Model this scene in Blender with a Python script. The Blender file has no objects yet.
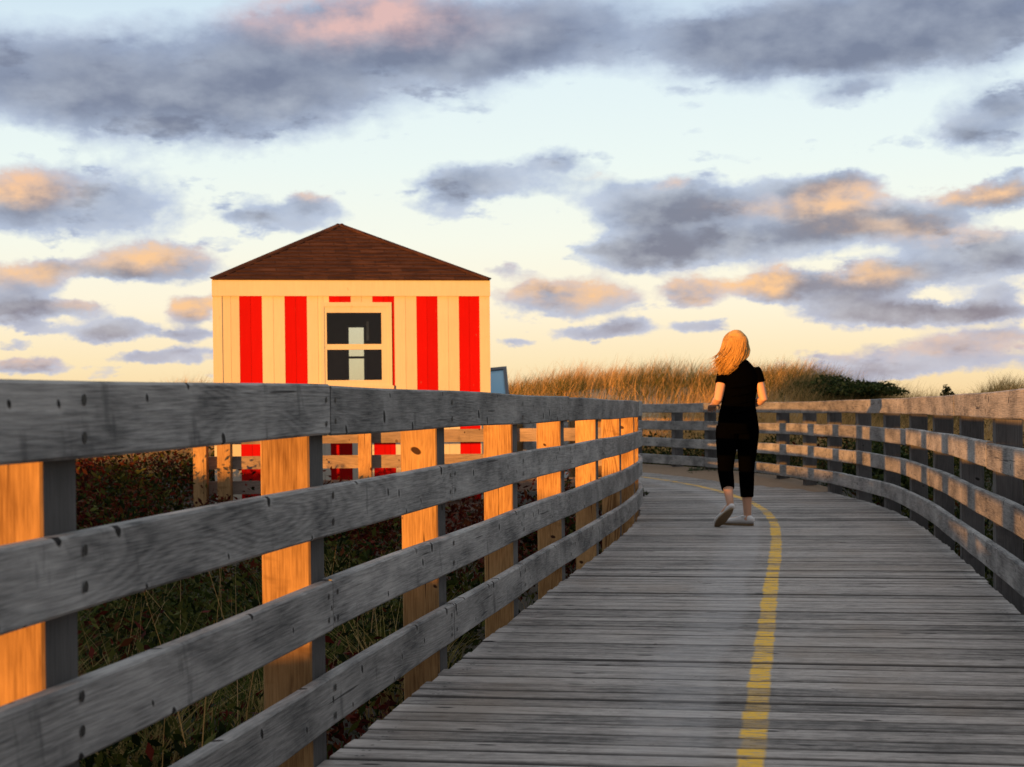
import bpy, math, random
import numpy as np
from mathutils import Vector, Matrix
random.seed(7)
RNG = np.random.default_rng(11)
R = math.radians
scene = bpy.context.scene
COL = scene.collection

# ------------------------------------------------------------------ helpers
class MB:
    """collects faces, uvs, material slots and colours; links them as ONE mesh object"""
    def __init__(s): s.v = []; s.f = []; s.uv = []; s.mi = []; s.col = []
    def face(s, pts, uv=None, m=0, col=None):
        b = len(s.v); s.v += [tuple(p) for p in pts]; n = len(pts)
        s.f.append(tuple(range(b, b + n))); s.mi.append(m)
        s.uv += (uv if uv else [(p[0] + p[1], p[2]) for p in pts])
        s.col += [col if col else (.5, .5, .5)] * n
    def box(s, x0, x1, y0, y1, z0, z1, m=0, M=None, along='z', col=None, ch=0.0):
        def T(p): return tuple(M @ Vector(p)) if M else p
        c = [(x0,y0,z0),(x1,y0,z0),(x1,y1,z0),(x0,y1,z0),(x0,y0,z1),(x1,y0,z1),(x1,y1,z1),(x0,y1,z1)]
        k = random.random() * 7
        for f in ((0,1,5,4),(1,2,6,5),(2,3,7,6),(3,0,4,7),(4,5,6,7),(3,2,1,0)):
            q = [c[i] for i in f]
            if along == 'z': uv = [(p[2], p[0] + p[1] + k) for p in q]
            elif along == 'x': uv = [(p[0], p[1] + p[2] + k) for p in q]
            else: uv = [(p[1], p[0] + p[2] + k) for p in q]
            s.face([T(p) for p in q], uv, m, col)
    def sweep(s, rings, uvs, m=0, col=None, cap=True):
        n = len(rings[0])
        for a in range(len(rings) - 1):
            for i in range(n):
                j = (i + 1) % n
                va, vb = uvs[a], uvs[a + 1]
                s.face([rings[a][i], rings[a][j], rings[a + 1][j], rings[a + 1][i]],
                       [va[i], va[i + 1], vb[i + 1], vb[i]], m, col)
        if cap:
            s.face(list(reversed(rings[0])), [(u[0], u[1]) for u in reversed(uvs[0][:n])], m, col)
            s.face(rings[-1], [(u[0], u[1]) for u in uvs[-1][:n]], m, col)
    def tube(s, pts, rad, n=10, m=0, ref=(1, 0, 0), col=None, cap=True):
        pts = [Vector(p) for p in pts]; rings = []; uvs = []; L = 0
        for i, p in enumerate(pts):
            t = (pts[min(i + 1, len(pts) - 1)] - pts[max(i - 1, 0)]).normalized()
            r = Vector(ref); u = r - t * r.dot(t)
            if u.length < 1e-4: r = Vector((0, 1, 0)); u = r - t * r.dot(t)
            u.normalize(); w = t.cross(u)
            ra, rb = rad[i] if isinstance(rad[i], tuple) else (rad[i], rad[i])
            if i: L += (p - pts[i - 1]).length
            rings.append([p + u * (ra * math.cos(2 * math.pi * k / n)) + w * (rb * math.sin(2 * math.pi * k / n)) for k in range(n)])
            uvs.append([(L, k * 2 * math.pi * ra / n) for k in range(n + 1)])
        s.sweep(rings, uvs, m, col, cap)
    def build(s, name, mats, parent=None, smooth=False, weld=False):
        me = bpy.data.meshes.new(name)
        me.from_pydata(s.v, [], s.f)
        if not isinstance(mats, (list, tuple)): mats = [mats]
        for mt in mats: me.materials.append(mt)
        me.polygons.foreach_set('material_index', s.mi)
        ul = me.uv_layers.new(name='UVMap'); ul.data.foreach_set('uv', np.array(s.uv, 'f').ravel())
        ca = me.color_attributes.new('Col', 'FLOAT_COLOR', 'CORNER')
        c = np.ones((len(s.col), 4), 'f'); c[:, :3] = np.array(s.col, 'f'); ca.data.foreach_set('color', c.ravel())
        if weld or smooth:
            import bmesh
            bm = bmesh.new(); bm.from_mesh(me)
            bmesh.ops.remove_doubles(bm, verts=bm.verts, dist=1e-5)
            bmesh.ops.recalc_face_normals(bm, faces=bm.faces)
            bm.to_mesh(me); bm.free()
        if smooth: me.polygons.foreach_set('use_smooth', [True] * len(me.polygons))
        me.update()
        o = bpy.data.objects.new(name, me); COL.objects.link(o)
        if parent: o.parent = parent
        return o

def raw_mesh(name, verts, faces4, cols, mat, parent=None, tri=False):
    """numpy arrays -> one mesh; cols is per vertex"""
    me = bpy.data.meshes.new(name); k = 3 if tri else 4
    nf = len(faces4)
    me.vertices.add(len(verts)); me.vertices.foreach_set('co', verts.astype('f').ravel())
    me.loops.add(nf * k); me.loops.foreach_set('vertex_index', faces4.astype('i').ravel())
    me.polygons.add(nf); me.polygons.foreach_set('loop_start', np.arange(0, nf * k, k, dtype='i'))
    me.update(calc_edges=True)
    ca = me.color_attributes.new('Col', 'FLOAT_COLOR', 'POINT')
    c = np.ones((len(verts), 4), 'f'); c[:, :3] = cols; ca.data.foreach_set('color', c.ravel())
    me.materials.append(mat); me.validate()
    o = bpy.data.objects.new(name, me); COL.objects.link(o)
    if parent: o.parent = parent
    return o

def empty(name, loc, rz=0):
    o = bpy.data.objects.new(name, None); COL.objects.link(o)
    o.location = loc; o.rotation_euler = (0, 0, rz); o.empty_display_size = .2
    return o
def tag(o, label, cat, group=None, kind=None):
    if label: o['label'] = label
    if cat: o['category'] = cat
    if group: o['group'] = group
    if kind: o['kind'] = kind
    return o

# ------------------------------------------------------------------ node expressions
class V:
    def __init__(s, g, k): s.g = g; s.k = k
    def __add__(s, o): return s.g.m('ADD', s, o)
    def __radd__(s, o): return s.g.m('ADD', o, s)
    def __sub__(s, o): return s.g.m('SUBTRACT', s, o)
    def __rsub__(s, o): return s.g.m('SUBTRACT', o, s)
    def __mul__(s, o): return s.g.m('MULTIPLY', s, o)
    def __rmul__(s, o): return s.g.m('MULTIPLY', o, s)
    def __truediv__(s, o): return s.g.m('DIVIDE', s, o)
class G:
    def __init__(s, tree): s.t = tree
    def n(s, typ, **kw):
        nd = s.t.nodes.new(typ)
        for a, b in kw.items(): setattr(nd, a, b)
        return nd
    def put(s, inp, x):
        if isinstance(x, V): s.t.links.new(x.k, inp)
        elif x is not None: inp.default_value = x
    def m(s, op, *a, clamp=False):
        nd = s.n('ShaderNodeMath', operation=op, use_clamp=clamp)
        for i, x in enumerate(a): s.put(nd.inputs[i], x)
        return V(s, nd.outputs[0])
    def clamp(s, x): return s.m('ADD', x, 0.0, clamp=True)
    def sm(s, x, a, b):
        nd = s.n('ShaderNodeMapRange', interpolation_type='SMOOTHSTEP')
        s.put(nd.inputs[0], x); s.put(nd.inputs[1], a); s.put(nd.inputs[2], b)
        if a > b:
            nd.inputs[1].default_value = b; nd.inputs[2].default_value = a
            nd.inputs[3].default_value = 1; nd.inputs[4].default_value = 0
        return V(s, nd.outputs[0])
    def xyz(s, x=0.0, y=0.0, z=0.0):
        nd = s.n('ShaderNodeCombineXYZ')
        for i, q in enumerate((x, y, z)): s.put(nd.inputs[i], q)
        return V(s, nd.outputs[0])
    def sep(s, v):
        nd = s.n('ShaderNodeSeparateXYZ'); s.put(nd.inputs[0], v)
        return [V(s, o) for o in nd.outputs]
    def vm(s, op, *a):
        nd = s.n('ShaderNodeVectorMath', operation=op)
        for i, x in enumerate(a): s.put(nd.inputs[i], x)
        return V(s, nd.outputs['Value'] if op in ('DOT_PRODUCT', 'LENGTH', 'DISTANCE') else nd.outputs[0])
    def noise(s, vec, scale=1.0, detail=2.0, rough=.5, dist=0.0, col=False, lac=2.0):
        nd = s.n('ShaderNodeTexNoise', noise_dimensions='3D'); s.put(nd.inputs['Vector'], vec)
        nd.inputs['Scale'].default_value = scale; nd.inputs['Detail'].default_value = detail
        nd.inputs['Roughness'].default_value = rough; nd.inputs['Distortion'].default_value = dist
        nd.inputs['Lacunarity'].default_value = lac
        return V(s, nd.outputs['Color' if col else 'Fac'])
    def mix(s, f, a, b, blend='MIX'):
        nd = s.n('ShaderNodeMix', data_type='RGBA', blend_type=blend)
        s.put(nd.inputs[0], f)
        for i, x in ((6, a), (7, b)):
            if isinstance(x, (tuple, list)): x = (*x[:3], 1)
            s.put(nd.inputs[i], x)
        return V(s, nd.outputs[2])
    def ramp(s, f, stops):
        nd = s.n('ShaderNodeValToRGB'); s.put(nd.inputs[0], f); e = nd.color_ramp.elements
        e[0].position, e[0].color = stops[0][0], (*stops[0][1], 1)
        e[1].position, e[1].color = stops[-1][0], (*stops[-1][1], 1)
        for p, c in stops[1:-1]:
            q = e.new(p); q.color = (*c, 1)
        return V(s, nd.outputs[0])
def lin(r, g, b):
    f = lambda c: (c / 255 / 12.92) if c <= 10 else ((c / 255 + .055) / 1.055) ** 2.4
    return (f(r), f(g), f(b))
def material(name):
    m = bpy.data.materials.new(name); m.use_nodes = True
    g = G(m.node_tree); b = m.node_tree.nodes['Principled BSDF']
    return m, g, b
def bump(g, b, h, strength=.3, dist=.01):
    nd = g.n('ShaderNodeBump'); nd.inputs['Strength'].default_value = strength; nd.inputs['Distance'].default_value = dist
    g.put(nd.inputs['Height'], h); g.t.links.new(nd.outputs[0], b.inputs['Normal'])
def uvs(g):
    nd = g.n('ShaderNodeUVMap', uv_map='UVMap'); x = g.sep(V(g, nd.outputs[0])); return x[0], x[1]
def objrand(g): return V(g, g.n('ShaderNodeObjectInfo').outputs['Random'])

# ------------------------------------------------------------------ materials
def wood(name, dark, light, knot, ring=.35, knots=.5, tint=None, rough=.8, bumpiness=.4, ck=.70):
    m, g, b = material(name)
    u, v = uvs(g); r = objrand(g)
    uu = u + r * 37.0; vv = v + r * 11.0
    W = g.noise(g.xyz(uu * .75, vv * 5.5, r * 5.0), 1, 1.2, .45)
    ra = ring * (.20 + .85 * g.sm(g.m('FRACT', r * 7.31), .72, .97))
    # knots: sparse cells, the grain bends round them
    vo = g.n('ShaderNodeTexVoronoi', voronoi_dimensions='2D', feature='F1'); vo.inputs['Scale'].default_value = 1
    wv = g.noise(g.xyz(uu * 9.0, vv * 9.0, r * 2.0), 1, 2, .5) - .5
    g.put(vo.inputs['Vector'], g.xyz((uu + vv * .25 + wv * .03) * 6.2, (vv + wv * .02) * 4.6)); d = V(g, vo.outputs['Distance'])
    cr = g.sep(V(g, vo.outputs['Color']))
    on = g.sm(cr[0], knots, knots - .02)
    size = .045 + cr[1] * cr[1] * .065
    kn = g.m('MULTIPLY', g.clamp((size - d) * 40.0), on)
    halo = g.m('MULTIPLY', g.clamp((size * 3.0 - d) * 4.0), on)
    rings = g.m('POWER', g.m('SINE', W * 165.0 + halo * 6.0) * .5 + .5, .7)
    fine = g.noise(g.xyz(uu * 8.0, vv * 200.0, r * 9.0), 1, 5, .7)
    stain = g.noise(g.xyz(uu * 2.2, vv * 5.0, r * 3.0), 1, 4, .6)
    crack = g.sm(g.noise(g.xyz(uu * 1.6, vv * 60.0, r * 3.0 + 4.0), 1, 2, .5), ck, ck + .05)
    drip = g.sm(g.noise(g.xyz(uu * 13.0 + vv * 2.5, vv * 4.0, r * 6.0 + 2.0), 1, 3, .6), .60, .74)
    f = g.clamp(rings * ra + (fine - .5) * 1.6 + .47 + (stain - .5) * 1.8 - ra * .55)
    c = g.mix(f, dark, light)
    if tint:
        c = g.mix(g.sm(g.noise(g.xyz(uu * .9, vv * 3.0, 7.7), 1, 2), .45, .7) * .6, c, tint)
    c = g.mix(drip * .55, c, dark)
    c = g.mix(g.clamp(halo * 1.2) * .35, c, light)
    c = g.mix(g.m('MAXIMUM', kn, crack * .8), c, knot)
    br = g.mix(1.0, c, g.ramp(r, [(0, (.8, .8, .8)), (1, (1.14, 1.14, 1.14))]), 'MULTIPLY')
    g.put(b.inputs['Base Color'], br); b.inputs['Roughness'].default_value = rough
    b.inputs['Specular IOR Level'].default_value = .25
    bump(g, b, rings * .3 + fine * .8 - kn * 2.5 - crack * 2.0, bumpiness, .003)
    return m
RAIL = wood('weathered_grey_wood', (.068, .069, .071), (.46, .45, .435), (.012, .010, .010), .34, .72)
POST = wood('lit_post_wood', (.17, .088, .030), (.57, .365, .165), (.05, .022, .01), .55, .34, ck=.655)  # lit copy of the post wood, sun warmth put into its colour
SHADEPOST = wood('shaded_grey_post', (.065, .063, .062), (.165, .16, .157), (.02, .018, .016), .18, .15)  # grey copy of the post wood, shade put into its colour
FARWOOD = wood('weathered_brown_wood', (.15, .12, .10), (.42, .34, .28), (.05, .03, .02), .3, .35)

def deck_material():
    m, g, b = material('deck_boards_wood')
    u, v = uvs(g)                                   # u across the walk, v along it
    at = g.n('ShaderNodeAttribute', attribute_name='Col'); rr = g.sep(V(g, at.outputs['Vector'])); r = rr[0]; r2 = rr[1]
    uu = u + r * 53.0
    fine = g.noise(g.xyz(uu * 3.2, v * 210.0, r * 9), 1, 4, .7)
    streak = g.noise(g.xyz(uu * 4.5, v * 26.0, r * 4), 1, 4, .65)
    speck = g.noise(g.xyz(uu * 22.0, v * 30.0, r * 4), 1, 3, .6)
    W = g.noise(g.xyz(uu * .8, v * 8.0, r * 5), 1, 1)
    rings = g.m('SINE', W * 60.0) * .5 + .5
    crack = g.sm(g.noise(g.xyz(uu * 1.0, v * 45.0, r * 3 + 4), 1, 2, .5), .66, .72)
    blot = g.noise(g.xyz(u * 1.3, v * .9, 2.0), 1, 4, .6)
    fr = g.m('FRACT', (v - .5) / .142)
    grime = g.m('MAXIMUM', g.sm(fr, .09, .0), g.sm(fr, .81, .92))
    f = g.clamp((fine - .5) * 1.7 + .48 + (streak - .5) * 1.35 + (speck - .5) * .9 - .06 + rings * .16 + (r2 - .5) * .5 + (blot - .5) * .7 + .02)
    c = g.mix(f, (.066, .061, .057), (.405, .375, .352))
    c = g.mix(g.sm(blot, .48, .72) * .45, c, (.19, .145, .105))
    c = g.mix(grime * .95, c, (.028, .027, .027))
    # screws, two on each joist
    su = g.m('ABSOLUTE', g.m('ABSOLUTE', g.m('ABSOLUTE', u) - .55) - .55) + (r - .5) * .02
    sv = (g.m('ABSOLUTE', fr - .47) - .26) * .142
    scr = g.clamp((.0062 - g.m('SQRT', su * su + sv * sv)) * 600.0)
    c = g.mix(scr * .85, c, (.02, .018, .017))
    # pale trodden track left of the painted line
    wob = g.noise(g.xyz(0.0, v * .55, 9.0), 1, 2) - .5
    tu = u + wob * .22
    track = g.m('MULTIPLY', g.sm(tu, -.46, -.30), g.sm(tu, -.10, -.16))
    track = track * g.clamp(g.noise(g.xyz(u * 6, v * 14.0, 3.0), 1, 3) * 1.5 - .15)
    c = g.mix(track * .42, c, (.40, .40, .41))
    # knots
    vo = g.n('ShaderNodeTexVoronoi', voronoi_dimensions='2D'); vo.inputs['Scale'].default_value = 1
    g.put(vo.inputs['Vector'], g.xyz(uu * 2.2, v * 7.0)); kd = V(g, vo.outputs['Distance']); kc = g.sep(V(g, vo.outputs['Color']))
    kn = g.clamp((.085 - kd) * 25.0) * g.sm(kc[0], .22, .2)
    c = g.mix(g.m('MAXIMUM', kn, crack * .75), c, (.02, .018, .018))
    c = g.mix(g.sm(speck, .64, .74) * .6, c, (.03, .028, .027))
    # worn yellow centre line
    edge = g.noise(g.xyz(u * 30, v * 9.0, 5.0), 1, 3) - .5
    half = .044 + (r - .5) * .007
    lu = g.m('ABSOLUTE', u + (r2 - .5) * .007 + edge * .012)
    wear = g.noise(g.xyz(u * 14.0, v * 60.0, 1.0), 1, 4, .7)
    worn = g.clamp(g.sm(wear, .40, .54) * (.10 + r2 * 1.3) + .12 + r2 * .2)
    line = g.m('MULTIPLY', g.clamp((half - lu) * 90.0), worn) * (1.0 - crack * .8) * (1.0 - grime * .9)
    c = g.mix(line, c, g.mix(wear, (.58, .32, .02), (.92, .56, .05)))
    g.put(b.inputs['Base Color'], c); b.inputs['Roughness'].default_value = .72
    b.inputs['Specular IOR Level'].default_value = .3
    bump(g, b, fine * .8 + rings * .2 + streak * .6 - crack * 2 - kn * 2, .55, .004)
    return m
DECK = deck_material()

def simple(name, col, rough=.7, var=.12, scale=9., bumpy=0., spec=.3, metal=0.):
    m, g, b = material(name)
    co = V(g, g.n('ShaderNodeTexCoord').outputs['Object'])
    n = g.noise(co, scale, 4, .6)
    lo = tuple(c * (1 - var) for c in col); hi = tuple(min(1, c * (1 + var)) for c in col)
    g.put(b.inputs['Base Color'], g.mix(n, lo, hi)); b.inputs['Roughness'].default_value = rough
    b.inputs['Specular IOR Level'].default_value = spec; b.inputs['Metallic'].default_value = metal
    if bumpy: bump(g, b, n, bumpy, .01)
    return m
def painted(name, col):
    m, g, b = material(name)
    co = V(g, g.n('ShaderNodeTexCoord').outputs['Object']); x, y, z = g.sep(co)
    gr = g.noise(g.xyz(x * 90, y * 90, z * 3.0), 1, 3, .6)
    bl = g.noise(co, 2.2, 4, .6)
    f = g.clamp(gr * .6 + bl * .5)
    c = g.mix(f, tuple(q * .66 for q in col), col)
    c = g.mix(g.sm(bl, .62, .8) * .25, c, tuple(q * .6 + .02 for q in col))
    at = g.n('ShaderNodeAttribute', attribute_name='Col'); pr = g.sep(V(g, at.outputs['Vector']))[0]
    c = g.mix(1.0, c, g.ramp(pr, [(0, (.86, .85, .83)), (1, (1, 1, 1))]), 'MULTIPLY')
    chip = g.sm(g.noise(g.xyz(x * 30, y * 30, z * 9.0), 1, 4, .7), .66, .72)
    c = g.mix(chip * .45, c, (.30, .26, .21))
    g.put(b.inputs['Base Color'], c); b.inputs['Roughness'].default_value = .6; b.inputs['Specular IOR Level'].default_value = .06
    bump(g, b, gr, .15, .004)
    return m
WHITE = painted('cream_white_paint', (.72, .705, .60))
RED = painted('red_paint', (.56, .006, .005))
DARKIN = simple('dark_interior_board', (.46, .33, .22), .8)
METAL = simple('dark_bolt_metal', (.03, .028, .027), .6, metal=.3)
GREYFRAME = simple('grey_frame_paint', (.16, .17, .19), .5)
def glass_mat():
    m, g, b = material('window_glass')
    t = m.node_tree; out = t.nodes['Material Output']
    tr = g.n('ShaderNodeBsdfTransparent'); tr.inputs[0].default_value = (.92, .93, .91, 1)
    gl = g.n('ShaderNodeBsdfGlossy'); gl.inputs['Roughness'].default_value = .03
    fr = g.n('ShaderNodeFresnel'); fr.inputs[0].default_value = 1.5
    mx = g.n('ShaderNodeMixShader'); t.links.new(fr.outputs[0], mx.inputs[0]); t.links.new(tr.outputs[0], mx.inputs[1]); t.links.new(gl.outputs[0], mx.inputs[2])
    t.links.new(mx.outputs[0], out.inputs[0]); t.nodes.remove(b)
    return m
GLASS = glass_mat()
def roof_mat():
    m, g, b = material('asphalt_shingles')
    u, v = uvs(g)
    br = g.n('ShaderNodeTexBrick'); g.put(br.inputs['Vector'], g.xyz(u, v))
    br.inputs['Scale'].default_value = 1; br.inputs['Brick Width'].default_value = .3; br.inputs['Row Height'].default_value = .125
    br.inputs['Mortar Size'].default_value = .006; br.inputs['Color1'].default_value = (.060, .026, .015, 1); br.inputs['Color2'].default_value = (.105, .045, .024, 1)
    br.inputs['Mortar'].default_value = (.04, .02, .012, 1); br.offset = .5
    n = g.sm(g.noise(g.xyz(u*2.2, v*7.0), 1.6, 5, .65), .38, .66)
    c = g.mix(n, V(g, br.outputs['Color']), (.035, .016, .011))
    g.put(b.inputs['Base Color'], c); b.inputs['Roughness'].default_value = .95; b.inputs['Specular IOR Level'].default_value = .05
    bump(g, b, g.noise(g.xyz(u, v), 220, 2) * .4 - V(g, br.outputs['Fac']) * 1.0, .5, .006)
    return m
ROOF = roof_mat()
def foliage_mat(name, trans=.25, rough=.6):
    m, g, b = material(name); t = m.node_tree; out = t.nodes['Material Output']
    at = g.n('ShaderNodeAttribute', attribute_name='Col')
    t.links.new(at.outputs['Color'], b.inputs['Base Color']); b.inputs['Roughness'].default_value = rough
    b.inputs['Specular IOR Level'].default_value = .03
    tl = g.n('ShaderNodeBsdfTranslucent'); t.links.new(at.outputs['Color'], tl.inputs[0])
    mx = g.n('ShaderNodeMixShader'); mx.inputs[0].default_value = trans
    t.links.new(b.outputs[0], mx.inputs[1]); t.links.new(tl.outputs[0], mx.inputs[2]); t.links.new(mx.outputs[0], out.inputs[0])
    return m
LEAF = foliage_mat('leaf'); GRASS = foliage_mat('grass_blade', .3, .7)
BARK = simple('shrub_bark', (.06, .045, .035), .9, .3, 30, .4)
def ground_mat():
    m, g, b = material('sandy_soil')
    co = V(g, g.n('ShaderNodeTexCoord').outputs['Object'])
    at = g.n('ShaderNodeAttribute', attribute_name='Col'); s = g.sep(V(g, at.outputs['Vector']))[0]
    n = g.noise(co, 1.3, 6, .65); n2 = g.noise(co, 40, 3, .6)
    f = g.clamp(s * 1.2 + (n - .78) * .5)
    c = g.mix(f, g.mix(n2, (.012, .011, .006), (.034, .027, .015)), g.mix(n2, (.26, .19, .11), (.36, .28, .17)))
    g.put(b.inputs['Base Color'], c); b.inputs['Roughness'].default_value = .95
    bump(g, b, n2, .5, .03); return m
GROUND = ground_mat()
SAND = simple('blown_sand', (.22, .15, .095), .95, .3, 18, .4)

# ------------------------------------------------------------------ the walk's centre line
CP = [(-.85,-4),(.24,2),(.71,4.75),(1.07,6.8),(1.42,8.8),(1.86,11.3),(2.22,13.6),(2.43,15.7),(2.47,17.8),(2.35,20),(1.98,22.5),(1.30,25.0),(.3,27.5),(-1,29.6),(-2.6,31.5)]
def catmull(P, n=60):
    P = [np.array(p, float) for p in P]; P = [2*P[0]-P[1]] + P + [2*P[-1]-P[-2]]; out = []
    for i in range(1, len(P) - 2):
        a, b, c, d = P[i-1:i+3]
        for k in range(n):
            t = k / n
            out.append(.5*(2*b+(c-a)*t+(2*a-5*b+4*c-d)*t*t+(3*b-a-3*c+d)*t**3))
    out.append(P[-2]); return np.array(out)
PP = catmull(CP)
for _ in range(150):
    q = PP.copy(); q[1:-1] = (PP[:-2] + 2*PP[1:-1] + PP[2:]) / 4; PP = q
PL = np.r_[0, np.cumsum(np.hypot(*np.diff(PP, axis=0).T))]
SMAX = float(PL[-1])
def walk(s, o=0.0):
    """point at arc length s, offset o to the right; also the unit tangent"""
    ip = lambda q, k: float(np.interp(q, PL, PP[:, k])); e = .15
    dx, dy = ip(s+e, 0) - ip(s-e, 0), ip(s+e, 1) - ip(s-e, 1); h = math.hypot(dx, dy) or 1; dx /= h; dy /= h
    return ip(s, 0) + o*dy, ip(s, 1) - o*dx, dx, dy

# ------------------------------------------------------------------ terrain
SA, SE = R(34), R(1.5)                     # the sun's light travels towards +x +y, almost level
def sstep(t): t = np.clip(t, 0, 1); return t*t*(3-2*t)
def vnoise(x, y, seed=0):
    def h(i, j):
        n = (i*374761393 + j*668265263 + seed*982451653) & 0x7fffffff
        n = ((n ^ (n >> 13)) * 1274126177) & 0x7fffffff
        return ((n ^ (n >> 16)) & 0xffff) / 65535.
    xi = np.floor(x).astype('int64'); yi = np.floor(y).astype('int64'); fx = sstep(x-xi); fy = sstep(y-yi)
    return (h(xi, yi)*(1-fx)+h(xi+1, yi)*fx)*(1-fy) + (h(xi, yi+1)*(1-fx)+h(xi+1, yi+1)*fx)*fy
RX = [-60,-30,-14,-10,-8.6,-7.8,-6.8,-4,-1,0,1.2,3.2,4.7,6.2,7.4,8.5,9.7,10.6,11.3,12.1,12.8,14,20,60]
RZ = [.3,.2,.3,.55,1.15,1.3,1.1,.9,1.0,1.2,1.46,1.56,1.46,1.44,1.54,1.2,.85,.7,.72,1.12,1.0,.7,.5,.3]
def height(x, y):
    x = np.asarray(x, float); y = np.asarray(y, float)
    z = -.55 + .40*sstep((y-15)/9) + .3*np.exp(-((x+1.9)**2+(y-20.5)**2)/18.)*(1-.9*sstep((y-15)/9))
    rz = np.interp(x*40/np.maximum(y, 30), RX, RZ)
    up = sstep((y-30)/9.5); down = sstep((y-45)/30)
    z = z*(1-up) + (rz*(1-down) + .1*down)*up
    a = x*math.sin(SA)+y*math.cos(SA); p = x*math.cos(SA)-y*math.sin(SA)
    pk = .50 + .065*np.clip(.5-p, 0, 6) + .10*(vnoise(p*.9, p*0, 3)-.5)
    z = z + (pk+.55)*np.exp(-((a+8.33)/2.2)**2)  # unseen ridge left behind the camera, shaped to shade the lower posts
    z = z + (vnoise(x*.7, y*.7, 1)-.5)*.10 + (vnoise(x*2.3, y*2.3, 2)-.5)*.05
    return z
def build_ground():
    t = np.linspace(-1, 1, 331)
    xs = np.sinh(t*6.2)/math.sinh(6.2)*2500; xs = xs + np.linspace(-1, 1, 331)*22; ys = xs + 14
    X, Y = np.meshgrid(xs, ys, indexing='xy'); Z = height(X, Y)
    n = 331; v = np.stack([X.ravel(), Y.ravel(), Z.ravel()], 1)
    i = np.arange(n*n).reshape(n, n)
    f = np.stack([i[:-1, :-1].ravel(), i[:-1, 1:].ravel(), i[1:, 1:].ravel(), i[1:, :-1].ravel()], 1)
    s = np.clip(sstep((v[:, 1]-30)/4), 0, 1)
    o = raw_mesh('ground', v, f, np.stack([s, s, s], 1), GROUND)
    o.data.polygons.foreach_set('use_smooth', [True]*len(o.data.polygons))
    tag(o, None, None, kind='structure')
build_ground()

# ------------------------------------------------------------------ boardwalk deck
def build_deck():
    mb = MB(); s = .5; step = .142; i = 0
    while s < SMAX - .3:
        r = random.random(); r2 = random.random(); z = random.uniform(-.0025, .0025); tl = random.uniform(-.002, .002)
        oL = -1.17 - random.random()*.016; oR = 1.17 + random.random()*.016
        w = .134 - random.random()*.006 - (.008 if random.random() < .25 else 0)
        rings = []; uv = []
        for o in (oL, -.6, 0., .6, oR):
            a = walk(s, o); b = walk(s + w, o)
            za, zb = z + tl, z - tl
            def mixp(t, zz): return (a[0]+(b[0]-a[0])*t, a[1]+(b[1]-a[1])*t, zz)
            c = .05
            rings.append([mixp(0, -.038), mixp(0, za-.008), mixp(c, za-.002), mixp(2*c, za), mixp(1-2*c, zb), mixp(1-c, zb-.002), mixp(1, zb-.008), mixp(1, -.038)])
            uv.append([(o, s-.01), (o, s), (o, s+c*w), (o, s+2*c*w), (o, s+w*(1-2*c)), (o, s+w*(1-c)), (o, s+w), (o, s+w+.01), (o, s-.01)])
        mb.sweep(rings, uv, 0, (r, r2, .5)); s += step; i += 1
    d = mb.build('boardwalk', DECK); tag(d, None, None, kind='structure')
    for o in (-1.10, 0., 1.10):
        sb = MB(); rg = []; uv = []
        for s in np.arange(.5, SMAX-.3, .4):
            a = walk(s, o-.04); b = walk(s, o+.04)
            rg.append([(a[0], a[1], -.28), (b[0], b[1], -.28), (b[0], b[1], -.042), (a[0], a[1], -.042)])
            uv.append([(s, 0), (s, .08), (s, .3), (s, .38), (s, .6)])
        sb.sweep(rg, uv); sb.build('joist', RAIL, d)
build_deck()

# ------------------------------------------------------------------ railings
RH = [(.91, 1.05), (.64, .78), (.37, .51), (.10, .243)]
def rail_board(mb, s0, s1, side, z0, z1, posts):
    oi, oo = 1.15*side, 1.19*side
    n = max(3, int((s1-s0)/.12)); rg = []; uv = []; c = .006
    dz0 = random.uniform(-.006, .006); dz1 = random.uniform(-.006, .006); ph = random.random()*9
    for k in range(n+1):
        t = k/n; s = s0+(s1-s0)*t; dz = dz0+(dz1-dz0)*t + .0025*math.sin(s*2.1+ph) - (.010*min(1.6, max(0, (8.44-s)/1.9)) if side < 0 else 0)
        wv = .0016*math.sin(s*5.3+ph*2)
        P = lambda o, z: (*walk(s, o)[:2], z+dz)
        i0 = oi+side*wv; c2 = c*side
        rg.append([P(i0+c2, z0), P(i0, z0+c), P(i0, z1-c), P(i0+c2, z1), P(oo-c2, z1), P(oo, z1-c), P(oo, z0+c), P(oo-c2, z0)])
        H = z1-z0
        vv = [-.03, -.025, H-.03, H-.025, H+.01, H+.015, H*2, H*2+.005, H*2+.035]
        uv.append([(s, q) for q in vv])
    mb.sweep(rg, uv)
    for sp in posts:                                        # countersunk bolts where the board meets a post
        if not (s0-.01 <= sp <= s1+.01): continue
        at_end = min(abs(sp-s0), abs(sp-s1)) < .1
        se = sp + (.045 if sp-s0 < .1 else -.045 if s1-sp < .1 else random.uniform(-.02, .02))
        for fz in (.26, .74):
            z = z0+(z1-z0)*fz + random.uniform(-.008, .008); rad = .0075 if at_end else .0095
            cx, cy, tx, ty = walk(se, oi-.0012*side-side*.0016)
            pts = [(cx+tx*rad*math.cos(a), cy+ty*rad*math.cos(a), z+rad*1.15*math.sin(a)) for a in [k*math.pi/5 for k in range(10)]]
            mb.face(pts if side > 0 else pts[::-1], None, 1)
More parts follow.
